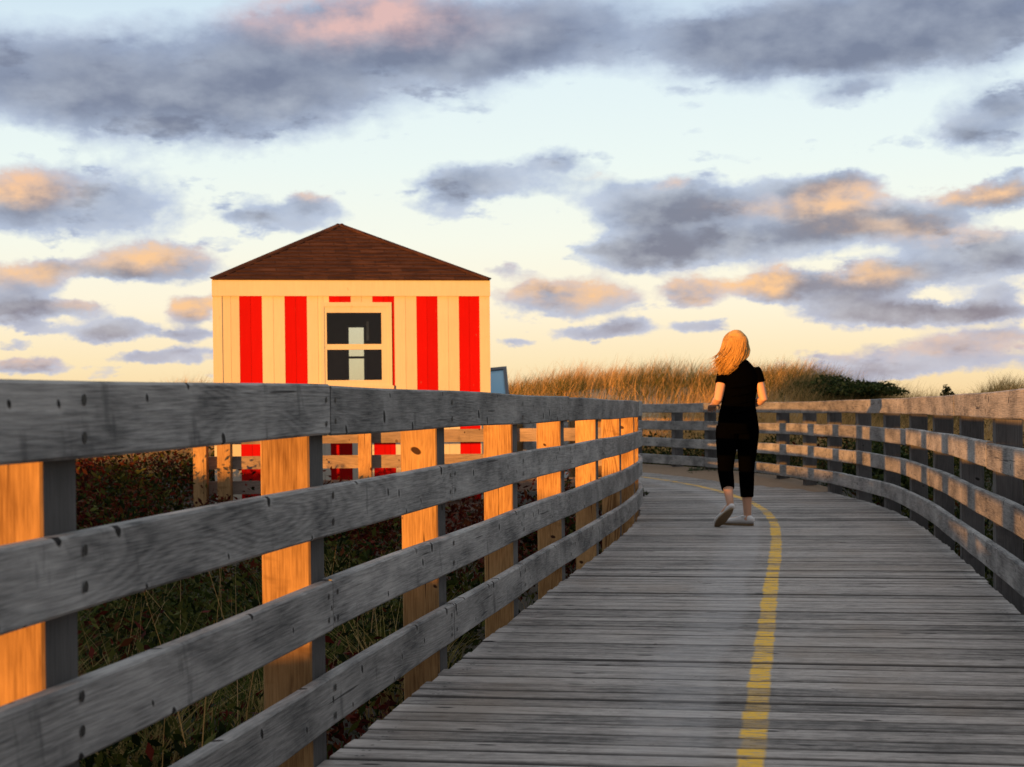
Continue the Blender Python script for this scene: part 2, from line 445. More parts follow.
def post_mesh(mb, s, side, ztop, zbot):
    cx, cy, tx, ty = walk(s, 1.262*side); h = .07
    lean = random.uniform(-.004, .004)
    M = Matrix(((ty, tx, 0, cx), (-tx, ty, 0, cy), (0, 0, 1, 0), (0, 0, 0, 1)))
    c = .005; prof = [(-h+c, -h), (h-c, -h), (h, -h+c), (h, h-c), (h-c, h), (-h+c, h), (-h, h-c), (-h, -h+c)]
    rg = []; uv = []; k = random.random()*5
    for z in (zbot, .0, .5, ztop-.006, ztop):
        q = .96 if z == ztop else 1
        rg.append([tuple(M @ Vector((x*q+lean*z, y*q, z))) for x, y in prof])
        vs = [0, .13, .137, .267, .274, .404, .411, .541, .548]
        uv.append([(z, vv+k) for vv in vs])
    b0 = len(mb.f); mb.sweep(rg, uv)
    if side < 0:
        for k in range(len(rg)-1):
            for i in (2,): mb.mi[b0+k*8+i] = 1               # shade painted as grey on the face towards the walk
def railing(side, ps, label, joints, post_mats):
    c = walk(ps[len(ps)//2], 1.2*side)
    root = empty('wooden_railing', (0, 0, 0)); tag(root, label, 'railing', 'railings along the boardwalk')
    for s in ps:
        x, y = walk(s, 1.26*side)[:2]
        mb = MB(); post_mesh(mb, s, side, 1.035+random.uniform(-.008, .004), float(height(x, y))-.15)
        mb.build('post', [POST, SHADEPOST] if side < 0 else SHADEPOST, root)  # right posts take the shaded copy on every face
    for r, (z0, z1) in enumerate(RH):
        cuts = [s for k, s in enumerate(ps) if (k+joints[r]) % 3 == 0]
        cuts = [ps[0]-.2]+[q for q in cuts if q > ps[0]+.5 and q < ps[-1]-.5]+[ps[-1]+.2]
        for a, b in zip(cuts[:-1], cuts[1:]):
            mb = MB(); rail_board(mb, a+.003, b-.003, side, z0, z1, ps); mb.build('rail', [RAIL, METAL], root)
    return root
L0 = 6.78
left_posts = [L0+1.62*k for k in range(-3, 16)]                      # index 3 is the post at the picture's left edge
left_posts = [s for s in left_posts if s < SMAX-.4]
railing(-1, left_posts, 'grey weathered wooden railing on the left edge of the boardwalk with sunlit orange posts', [2, 1, 2, 1], None)
right_posts = [13.04-1.72*k for k in range(5, 0, -1)]+[13.04, 14.82, 16.62, 18.3, 19.85, 21.27, 22.66, 23.8, 24.95, 26.4, 27.86, 29.1, 30.6, 32.1, 33.6, 35.1]
railing(1, right_posts, 'curving wooden railing on the right outer edge of the boardwalk behind the walking person', [0, 1, 2, 0], None)

# low railing in front of the hut
def far_railing():
    root = empty('wooden_railing', (-3.3, 17.2, 0)); tag(root, 'low brown wooden railing standing in front of the striped hut', 'railing')
    Y = 17.2
    X = lambda px: (px-512)*Y/1600.
    xs = [X(200.5)+3.3, X(224.5)+3.3, X(365)+3.3, X(365)+3.3+1.5, X(365)+3.3+2.85]
    for i, x in enumerate(xs):
        mb = MB(); h = .07; yb = .0
        zb = float(height(x-3.3, Y))-.15
        mb.box(x-h, x+h, yb-h, yb+h, zb, 1.035, along='z'); mb.build('post', POST, root)
    for z0, z1 in RH:
        ends = [xs[1]-.07, xs[3], xs[4]+.07]
        for a, b in zip(ends[:-1], ends[1:]):
            mb = MB(); mb.box(a+.003, b-.003, .073, .113, z0, z1, along='x'); mb.build('rail', FARWOOD, root)
        mb = MB(); mb.box(xs[0]-.05, xs[1]-.075, .073, .113, z0, z1, along='x'); mb.build('rail', FARWOOD, root)
        
far_railing()

# ------------------------------------------------------------------ striped hut
def hut():
    W, D = 3.25, 3.25; ze = 2.50; zb = -.12
    root = empty('beach_hut', (-1.865-W/2*math.cos(R(9)), 18.95-W/2*math.sin(R(9)), .035), R(9))
    tag(root, 'small red and cream striped wooden hut with brown hip roof behind the railing', 'hut')
    S = [(.10,.30,0),(.30,.56,1),(.56,.825,0),(.825,1.083,1),(1.083,1.344,0),(1.344,1.598,1),(1.598,1.856,0),(1.856,2.113,1),(2.113,2.378,0),(2.378,2.629,1),(2.629,2.887,0),(2.887,3.134,1)]
    wx0, wx1, wz0, wz1 = 1.254, 2.069, 1.25, 2.218
    mb = MB()
    def plank(a, b, m):
        g = .0012
        cuts = [(zb, ze-.005)]
        if a > wx0+.01 and b < wx1-.01: cuts = [(zb, wz0+.05), (wz1-.05, ze-.005)]
        for z0, z1 in cuts: mb.box(a+g, b-g, random.uniform(-.0015, .0005), .03, z0, z1, m, col=(random.random(),)*3)
    for a, b, m in S:
        mid = (a+b)/2
        xs = [a, mid, b]
        for e in (wx0+.02, wx1-.02):
            if a < e < b: xs = sorted(xs+[e])
        for p, q in zip(xs[:-1], xs[1:]): plank(p, q, m)
    mb.build('wall', [WHITE, RED], root)
    for sx in (0, 1):                                           # side walls with the same stripes
        mb = MB(); n = 12; y0 = .10; st = (D-.2)/n
        for i in range(n):
            for z0, z1 in (((zb, 1.25), (2.15, ze-.005)) if sx and 3 <= i <= 7 else ((zb, ze-.005),)):
                mb.box(.004+sx*(W-.034), .030+sx*(W-.034), y0+i*st+.002, y0+(i+1)*st-.002, z0, z1, i % 2, col=(random.random(),)*3)
        mb.build('wall', [WHITE, RED], root)
    mb = MB()                                                   # rear wall with a narrow opening
    ox0, ox1, oz0, oz1 = 1.72, 1.99, 1.33, 2.14
    for a, b, z0, z1 in ((.1, ox0, zb, ze-.005), (ox1, W-.1, zb, ze-.005), (ox0, ox1, zb, oz0), (ox0, ox1, oz1, ze-.005)):
        mb.box(a, b, D-.03, D, z0, z1, 0)
    mb.build('wall', [WHITE], root)
    for (x0, x1, y0, y1) in ((-.008, .10, -.010, .095), (W-.116, W+.008, -.010, .095), (-.008, .10, D-.095, D+.008), (W-.116, W+.008, D-.095, D+.008)):
        mb = MB(); mb.box(x0, x1, y0, y1, zb, ze-.19); mb.build('corner_board', WHITE, root)
    mb = MB(); mb.box(-.014, W+.014, -.024, -.002, ze-.189, ze, along='x'); mb.build('frieze_board', WHITE, root)
    for x0 in (-.014, W-.008):
        mb = MB(); mb.box(x0, x0+.022, 0, D, ze-.189, ze, along='y'); mb.build('frieze_board', WHITE, root)
    # inside: dark lining, floor, counter, shelf
    mb = MB()
    mb.box(.04, .06, .05, D-.06, zb, ze-.02); [mb.box(W-.06, W-.04, a, b, z0, z1) for a, b, z0, z1 in ((.05, .862, zb, ze-.02), (2.133, D-.06, zb, ze-.02), (.862, 2.133, zb, 1.25), (.862, 2.133, 2.15, ze-.02))]
    for a, b, z0, z1 in ((.06, ox0, zb, ze-.02), (ox1, W-.06, zb, ze-.02), (ox0, ox1, zb, oz0), (ox0, ox1, oz1, ze-.02)):
        mb.box(a, b, D-.055, D-.035, z0, z1)
    mb.box(.03, W-.03, .034, D-.034, ze-.018, ze-.002); mb.box(.03, W-.03, .034, D-.034, zb, zb+.02)
    mb.build('lining', DARKIN, root)
    mb = MB(); mb.box(.5, 2.4, .8, 1.2, 1.28, 1.31, along='x'); mb.build('shelf', DARKIN, root)
    # window: frame, sash bar, two panes
    mb = MB()
    px0, px1 = 1.313, 1.959
    for a, b, z0, z1 in ((wx0, px0, wz0, wz1), (px1, wx1, wz0, wz1), (px0, px1, wz0, 1.318), (px0, px1, 2.115, wz1)):
        mb.box(a, b, -.006, .045, z0, z1)
    for a, b, z0, z1 in ((wx0-.012, wx0+.03, wz0-.02, wz1+.02), (wx1-.03, wx1+.012, wz0-.02, wz1+.02)):
        mb.box(a, b, -.013, -.0065, z0, z1)
    mb.box(wx0+.031, wx1-.031, -.013, -.0065, wz1-.03, wz1+.02); mb.box(wx0-.03, wx1+.03, -.03, -.0135, wz0-.04, wz0)
    win = mb.build('window', WHITE, root)
    mb = MB(); mb.box(px0, px1, -.005, .030, 1.679, 1.744); mb.build('sash_bar', WHITE, win)
    for z0, z1 in ((1.318, 1.679), (1.744, 2.115)):
        mb = MB(); mb.box(px0+.001, px1-.001, .012, .016, z0+.001, z1-.001); mb.build('pane', GLASS, win)
    mb = MB(); mb.box(1.80, 1.83, .30, .31, 1.80, 2.03); mb.build('hanging_strip', WHITE, win)
    mb = MB()
    for a, b, z0, z1 in ((ox0, ox0+.03, oz0, oz1), (ox1-.03, ox1, oz0, oz1), (ox0+.03, ox1-.03, oz1-.03, oz1), (ox0+.03, ox1-.03, oz0, oz0+.03), (ox0+.03, ox1-.03, 1.68, 1.71)):
        mb.box(a, b, D-.07, D+.004, z0, z1)
    rw = mb.build('window', WHITE, root)
    mb = MB(); mb.box(ox0+.03, ox1-.03, D-.03, D-.026, oz0+.03, oz1-.03); mb.build('pane', GLASS, rw)
    mb = MB()                                                   # unseen side window, added to let sky light into the room
    for a, b, z0, z1 in ((.863, .92, 1.251, 2.149), (2.075, 2.132, 1.251, 2.149), (.92, 2.075, 1.251, 1.31), (.92, 2.075, 2.09, 2.149), (.92, 2.075, 1.68, 1.74)):
        mb.box(W-.045, W+.012, a, b, z0, z1)
    fill_win = mb.build('window', WHITE, root)
    for z0, z1 in ((1.312, 1.678), (1.742, 2.088)):
        mb = MB(); mb.box(W-.02, W-.016, .922, 2.073, z0, z1); mb.build('pane', GLASS, fill_win)
    # hip roof: stepped shingle courses
    mb = MB(); ov = .004; zt = 3.33; c = (W/2-.06, D/2); base = [(-ov, -ov-.03), (W+ov, -ov-.03), (W+ov, D+ov), (-ov, D+ov)]
    N = 15
    for k in range(4):
        a = base[k]; b = base[(k+1) % 4]; ln = math.hypot(b[0]-a[0], b[1]-a[1])
        for i in range(N):
            t0, t1 = i/N, min(1, (i+1.0)/N)
            p = lambda q, t: (q[0]+(c[0]-q[0])*t, q[1]+(c[1]-q[1])*t, ze+(zt-ze)*t)
            lift = .011
            A, B, C2, D2 = p(a, t0), p(b, t0), p(b, t1), p(a, t1)
            A = (A[0], A[1], A[2]+lift); B = (B[0], B[1], B[2]+lift)
            u0, u1 = 0, ln
            uv = [(ln*t0/2, i*.125), (ln-ln*t0/2, i*.125), (ln-ln*t1/2, (i+1)*.125), (ln*t1/2, (i+1)*.125)]
            mb.face([A, B, C2, D2] if i < N-1 else [A, B, C2], uv if i < N-1 else uv[:3])
            Aq, Bq = p(a, t0), p(b, t0)
            mb.face([(Aq[0], Aq[1], Aq[2]-.004), (Bq[0], Bq[1], Bq[2]-.004), B, A], [(0, 0), (ln, 0), (ln, .01), (0, .01)])
    mb.face([(x, y, ze+.001) for x, y in base][::-1])
    roof = mb.build('roof', ROOF, root)
    mb = MB()
    for k in range(4):
        a = base[k]; tt = [0, .25, .5, .75, 1]
        mb.tube([(a[0]+(c[0]-a[0])*t, a[1]+(c[1]-a[1])*t, ze+.012+(zt-ze)*t) for t in tt], [(.045, .012)]*5, 6)
    mb.build('ridge_cap', ROOF, roof)
    # plinth under the walls
    mb = MB(); mb.box(.03, W-.03, .03, D-.03, -.6, zb-.003); mb.build('plinth', FARWOOD, root)
hut()

# ------------------------------------------------------------------ interpretive sign beside the hut
def sign():
    x, y = -.36, 20.6; zg = float(height(x, y))
    root = empty('information_sign', (x, y, zg)); tag(root, 'blue information panel in a grey frame beside the right corner of the striped hut', 'sign')
    M = Matrix.Rotation(R(-5), 4, 'Y') @ Matrix.Rotation(R(-42), 4, 'X'); M = Matrix.Translation((0, 0, 1.0-zg)) @ M
    m, g, b = material('sign_print'); u, v = uvs(g)
    n = g.noise(g.xyz(u*6, v*14), 1, 4, .6)
    c = g.ramp(v+(n-.5)*.12, [(0, (.05, .50, .95)), (.34, (.10, .58, .97)), (.46, (.12, .40, .42)), (.55, (.25, .58, .85)), (1, (.40, .70, .92))])
    g.put(b.inputs['Base Color'], c); b.inputs['Roughness'].default_value = .35
    w, h = .30, .64
    mb = MB(); q = [(-w, -.012, -h), (w, -.012, -h), (w, -.012, h), (-w, -.012, h)]
    mb.face([tuple(M @ Vector(p)) for p in q], [(0, 0), (1, 0), (1, 1), (0, 1)])
    mb.box(-w, w, -.009, .012, -h, h, 1, M); mb.build('panel', [m, GREYFRAME], root)
    mb = MB(); f = .045
    for a in ((-w-f, -w, -h-f, h+f), (w, w+f, -h-f, h+f), (-w, w, h, h+f), (-w, w, -h-f, -h)): mb.box(a[0], a[1], -.03, .02, a[2], a[3], 0, M)
    mb.build('frame', GREYFRAME, root)
    for s in (-1, 1):
        mb = MB(); mb.box(s*.22-.03, s*.22+.03, .05, .11, -.3, 1.0-zg-.02); mb.build('leg', GREYFRAME, root)
sign()

# ------------------------------------------------------------------ vegetation
def blades(n, bx, by, hgt, wid, lean, col, segs=(0, .4, .75, 1), leandir=0.6, spread=1.4):
    bz = height(bx, by)-.03
    th = leandir + RNG.normal(0, spread, n); lx = np.cos(th)*lean; ly = np.sin(th)*lean
    fa = RNG.uniform(0, math.pi, n); wx, wy = np.cos(fa)*wid*.5, np.sin(fa)*wid*.5
    vs = []
    for t in segs:
        k = (1-t**1.6)*.94+.06
        cx = bx+lx*hgt*t**1.9; cy = by+ly*hgt*t**1.9; cz = bz+hgt*t*(1-.22*lean*t)
        vs.append(np.stack([cx-wx*k, cy-wy*k, cz], 1)); vs.append(np.stack([cx+wx*k, cy+wy*k, cz], 1))
    v = np.stack(vs, 1).reshape(-1, 3); m = len(segs)*2
    b = np.arange(n)[:, None]*m; f = []
    for s in range(len(segs)-1): f.append(b+np.array([2*s, 2*s+1, 2*s+3, 2*s+2]))
    f = np.stack(f, 1).reshape(-1, 4)
    c = np.repeat(col, m, axis=0)
    return v, f, c
def joinm(parts):
    V_, F_, C_ = [], [], []; o = 0
    for v, f, c in parts: V_.append(v); F_.append(f+o); C_.append(c); o += len(v)
    return np.concatenate(V_), np.concatenate(F_), np.concatenate(C_)
def pick(n, pal, w=None, var=.25):
    pal = np.array(pal, float); k = RNG.choice(len(pal), n, p=w); return pal[k]*RNG.uniform(1-var, 1+var, (n, 1))

def inside_walk(x, y, pad):
    out = np.zeros(len(x), bool)
    for s in np.arange(.2, SMAX, .35):
        c = walk(s); out |= (x-c[0])**2+(y-c[1])**2 < pad*pad
    return out
def dune_grass():
    parts = []
    N = 125000
    tx = RNG.uniform(-11, 15, 4600); ty = RNG.uniform(28.6, 44, 4600)
    ok = ~inside_walk(tx, ty, 2.0); tx, ty = tx[ok], ty[ok]
    k = RNG.integers(0, len(tx), N)
    bx = tx[k]+RNG.normal(0, .16, N); by = ty[k]+RNG.normal(0, .16, N)
    dens = vnoise(bx*.5, by*.5, 21)
    keep = RNG.random(N) < .35+.9*dens
    bx, by = bx[keep], by[keep]; n = len(bx)
    g = sstep((vnoise(bx*.42+3, by*.42, 8)-.24)/.25)*sstep((by-34.5)/3.5+.15)*np.clip(1.25-bx*.07, .35, 1)
    tan = pick(n, [(.54, .34, .12), (.60, .40, .17), (.44, .26, .09)]); olv = pick(n, [(.085, .095, .028), (.13, .12, .04), (.06, .075, .02)])
    isg = (RNG.random(n) < g*.72)[:, None]; col = np.where(isg, olv, tan)
    hgt = RNG.uniform(.3, .74, n)*(0.55+.85*vnoise(bx*1.1, by*1.1, 5))
    parts.append(blades(n, bx, by, hgt, RNG.uniform(.007, .015, n), RNG.uniform(.25, .95, n), col, leandir=.3))
    n2 = 2600; q = RNG.integers(0, n, n2)                       # taller flowering stems with plumes
    parts.append(blades(n2, bx[q], by[q], RNG.uniform(.65, 1.0, n2), np.full(n2, .010), RNG.uniform(.15, .5, n2), pick(n2, [(.40, .27, .12), (.30, .21, .10)]), segs=(0, .5, .78, .86, .93, 1), leandir=.3, spread=.7))
    n3 = 9000; x3 = RNG.uniform(6.5, 10.2, n3); y3 = RNG.uniform(34.5, 38, n3)
    parts.append(blades(n3, x3, y3, RNG.uniform(.25, .6, n3), RNG.uniform(.008, .016, n3), RNG.uniform(.3, .9, n3), np.where((RNG.random(n3) < .55)[:, None], pick(n3, [(.05, .07, .02), (.09, .10, .03)]), pick(n3, [(.44, .29, .12), (.36, .22, .09)])), leandir=.3))
    o = raw_mesh('dune_grass', *joinm(parts), GRASS); tag(o, None, None, kind='stuff')
    o['label'] = 'tan and olive marram grass covering the sunlit dune'
dune_grass()

def leafcloud(cen, rad, n, size, cols, flat=.0):
    """n leaf-sized diamonds spread through ellipsoids"""
    m = len(cen); k = RNG.integers(0, m, n)
    d = RNG.normal(0, 1, (n, 3)); d /= np.linalg.norm(d, axis=1)[:, None]
    rr = RNG.random((n, 1))**.45
    p = cen[k]+d*rr*rad[k]
    a = RNG.normal(0, 1, (n, 3)); a[:, 2] *= .6; a /= np.linalg.norm(a, axis=1)[:, None]
    b = np.cross(a, RNG.normal(0, 1, (n, 3))); b /= np.linalg.norm(b, axis=1)[:, None]
    s = (size*RNG.uniform(.6, 1.3, n))[:, None]
    v = np.stack([p-a*s, p+b*s*.42, p+a*s, p-b*s*.42], 1).reshape(-1, 3)
    f = np.arange(n*4).reshape(n, 4); c = np.repeat(cols, 4, axis=0)
    return v, f, c
GREENS = [(.022, .032, .007), (.062, .066, .014), (.010, .016, .005)]
REDS = [(.085, .013, .008), (.038, .008, .006), (.085, .026, .010)]
def ground_cover():
    parts = []
    def patch(n, x0, x1, y0, y1, top, size, per, redk, pad=1.6):
        x = RNG.uniform(x0, x1, n); y = RNG.uniform(y0, y1, n)
        ok = ~inside_walk(x, y, pad) & ~((x > -4.0) & (x < .1) & (y > 18.3) & (y < 22.6)); x, y = x[ok], y[ok]; m = len(x)
        hz = height(x, y); tt = np.clip(RNG.uniform(.3, 1.08, m)*top, .1, None)
        cen = np.stack([x, y, hz+tt*.45], 1); rad = np.stack([RNG.uniform(.18, .38, m), RNG.uniform(.18, .38, m), tt*.55], 1)
        nn = m*per
        k_red = vnoise(cen[:, 0]*.8, cen[:, 1]*.8, 31)
        cl = RNG.integers(0, m, nn)
        cols = np.where((RNG.random(nn) < .88*(k_red[cl] > 1.0-redk*.75)+.03)[:, None], pick(nn, REDS), pick(nn, GREENS))
        # same cluster index for place and colour
        d = RNG.normal(0, 1, (nn, 3)); d /= np.linalg.norm(d, axis=1)[:, None]
        p = cen[cl]+d*RNG.random((nn, 1))**.45*rad[cl]
        a = RNG.normal(0, 1, (nn, 3)); a /= np.linalg.norm(a, axis=1)[:, None]
        b = np.cross(a, RNG.normal(0, 1, (nn, 3))); b /= np.linalg.norm(b, axis=1)[:, None]
        s = (size*RNG.uniform(.6, 1.3, nn))[:, None]
        parts.append((np.stack([p-a*s, p+b*s*.42, p+a*s, p-b*s*.42], 1).reshape(-1, 3), np.arange(nn*4).reshape(nn, 4), np.repeat(cols, 4, axis=0)))
    patch(560, -5.5, .2, 3.0, 11, .70, .030, 95, .5)
    patch(420, -9, 1.0, 10, 18.2, .85, .034, 90, .75)
    patch(420, -11, -3.9, 17, 24, .8, .04, 80, .6)
    patch(260, -9.5, -3.5, 11.5, 17, 1.08, .036, 110, .7)
    patch(220, -2, 7, 26.5, 30.5, .80, .045, 70, .1)
    patch(260, 2.4, 7.0, 4, 16, .85, .034, 90, .25)
    patch(300, 3.2, 10, 14, 30, .78, .04, 80, .2)
    patch(220, -10, 3, 22, 31, .55, .045, 60, .3)
    patch(160, -3, 11, 29, 34, .45, .05, 60, .1)
    o = raw_mesh('ground_cover', *joinm(parts), LEAF); tag(o, None, None, kind='stuff'); o['label'] = 'low dark green and red scrub covering the ground beside the boardwalk'
ground_cover()
def meadow_grass():
    parts = []
    n = 1700; x = RNG.uniform(-4.5, .3, n); y = RNG.uniform(3.2, 12, n)
    ok = (~inside_walk(x, y, 1.5)) & (vnoise(x*1.3, y*1.3, 41) > .5); x, y = x[ok], y[ok]; n = len(x)
    cl = np.where((RNG.random(n) < .26)[:, None], pick(n, [(.30, .21, .09), (.40, .30, .15)]), pick(n, [(.05, .07, .018), (.08, .09, .02)]))
    parts.append(blades(n, x, y, RNG.uniform(.4, .85, n), RNG.uniform(.004, .009, n), RNG.uniform(.15, .9, n), cl, leandir=0, spread=2.5))
    tx = RNG.uniform(-3.6, -.2, 46); ty = RNG.uniform(3.8, 11, 46); ok = ~inside_walk(tx, ty, 1.75); tx, ty = tx[ok], ty[ok]
    n = 70*len(tx); k = RNG.integers(0, len(tx), n); x = tx[k]+RNG.normal(0, .06, n); y = ty[k]+RNG.normal(0, .06, n)
    hh = RNG.uniform(.5, 1, len(tx))[k]*RNG.uniform(.55, .95, n); tone = (RNG.random(len(tx)) < .45)[k][:, None]
    parts.append(blades(n, x, y, hh, RNG.uniform(.005, .010, n), RNG.uniform(.4, 1.1, n), np.where(tone, pick(n, [(.30, .22, .09), (.20, .17, .06)]), pick(n, [(.06, .085, .02), (.10, .11, .03)])), segs=(0, .3, .55, .75, .9, 1), leandir=0, spread=3))
    n = 75; x = RNG.uniform(-3.2, -.6, n); y = RNG.uniform(4.3, 9, n); ok = ~inside_walk(x, y, 1.5); x, y = x[ok], y[ok]; n = len(x)
    parts.append(blades(n, x, y, RNG.uniform(.75, 1.1, n), np.full(n, .007), RNG.uniform(.05, .25, n), pick(n, [(.42, .26, .10), (.36, .24, .12)]), leandir=0, spread=2.5))
    n = 2500; x = RNG.uniform(3, 8, n); y = RNG.uniform(6, 28, n); ok = ~inside_walk(x, y, 1.6); x, y = x[ok], y[ok]; n = len(x)
    parts.append(blades(n, x, y, RNG.uniform(.4, .8, n), np.full(n, .008), RNG.uniform(.2, .8, n), pick(n, [(.05, .06, .018), (.12, .10, .04)])))
    o = raw_mesh('meadow_grass', *joinm(parts), GRASS); tag(o, None, None, kind='stuff'); o['label'] = 'tan and green grass stalks growing through the scrub'
meadow_grass()

def shrub(name, label, cat, x, y, w, h, pal, leaf=.035, n=5200, group=None, lobes=16):
    zg = float(height(x, y))
    root = empty(name, (x, y, zg)); tag(root, label, cat, group)
    cen = []; rad = []; st = MB()
    for i in range(lobes):
        a = random.random()*2*math.pi; r = w*.5*random.random()**.6
        top = h*(1-.55*(r/(w*.5))**2)*random.uniform(.7, 1.0)
        cx, cy = r*math.cos(a), r*math.sin(a); rz = top*random.uniform(.22, .34)
        cen.append((cx, cy, top-rz)); rad.append((w*random.uniform(.12, .2), w*random.uniform(.12, .2), rz))
        st.tube([(cx*.1, cy*.1, -.1), (cx*.45, cy*.45, top*.35), (cx*.9, cy*.9, top*.7), (cx*1.05, cy*1.05, top*.95)], [.014, .010, .007, .003], 5)
    cols = pick(n, pal, var=.35)
    v, f, c = leafcloud(np.array(cen), np.array(rad), n, leaf, cols)
    raw_mesh('foliage', v, f, c, LEAF, root); st.build('stem', BARK, root)
    return root
DG = [(.028, .045, .014), (.045, .06, .018), (.018, .03, .010)]
YG = [(.09, .085, .02), (.06, .07, .018), (.10, .05, .015)]
shrub('shrub', 'dense dark green shrub on the dune crest right of the walking person', 'shrub', 7.7, 37, 2.8, .74, DG+[(.07, .09, .028), (.10, .10, .03)], .06, 5200, lobes=24)
shrub('shrub', 'low dark green shrub on the dune where the crest falls away to the right', 'shrub', 9.2, 37.2, 2.6, .54, DG+[(.07, .09, .028), (.10, .10, .03)], .06, 3600, lobes=20)
shrub('shrub', 'red leaved bush left of the two orange posts of the low railing', 'shrub', -5.3, 15.6, 2.4, 1.02, REDS+DG[:1], .035, 6500)
shrub('shrub', 'dark green bush among red scrub seen under the top rail at the far left', 'shrub', -3.9, 13.0, 1.5, .80, DG+REDS[:1], .032, 4500)
shrub('shrub', 'yellowish green bush at the foot of the low railing below the hut window', 'shrub', -1.42, 15.7, 1.0, .78, YG+REDS[:1], .028, 3600)
shrub('shrub', 'small dark red bush in front of the left corner of the striped hut', 'shrub', -2.85, 16.3, 1.1, .66, REDS+DG[:1], .028, 3600)
shrub('shrub', 'dark green and red bush at the right end of the low railing', 'shrub', .30, 15.9, 1.1, .62, DG+REDS[:2], .03, 3600)
shrub('shrub', 'leafy green shrub pressing against the right railing behind the walking person', 'shrub', 4.55, 19.6, 1.5, .95, DG+[(.07, .09, .03)], .04, 3600)
shrub('shrub', 'low silvery green plant under the bottom rail at the far bend', 'plant', 2.95, 23.6, .9, .32, [(.12, .14, .09), (.07, .09, .05)], .035, 1500)
shrub('shrub', 'tiny dark shrub tip standing above the right end of the top rail', 'shrub', 10.3, 38, .6, .88, DG, .05, 700, lobes=5)
wd = shrub('weed', 'tiny leafy weed on the deck edge at the left railing bend', 'weed', walk(22.2, -1.02)[0], walk(22.2, -1.02)[1], .12, .11, DG+[(.09, .10, .035)], .022, 50, lobes=6)
wd.location.z = .0

# sand blown onto the deck along the outer bend
def sand_drift():
    mb = MB(); S = np.arange(22.6, 34.5, .25); O = np.linspace(.35, 1.36, 10); grid = []
    for s in S:
        row = []
        for o in O:
            x, y = walk(s, o)[:2]
            e = (o-.35)/1.0; w = math.sin(min(1, (s-22.6)/4)*math.pi/2)
            edge = .92-.36*w + .16*(float(vnoise(np.array([s*.9]), np.array([0.]), 5)[0])-.5)
            h = max(0., (o-edge))*.10*w
            row.append((x, y, -.02+min(.022+h, .085) if o > edge else -.03))
        grid.append(row)
    for i in range(len(S)-1):
        for j in range(len(O)-1):
            mb.face([grid[i][j], grid[i][j+1], grid[i+1][j+1], grid[i+1][j]])
    o = mb.build('sand', SAND, None, smooth=True); tag(o, None, None, kind='structure')
sand_drift()

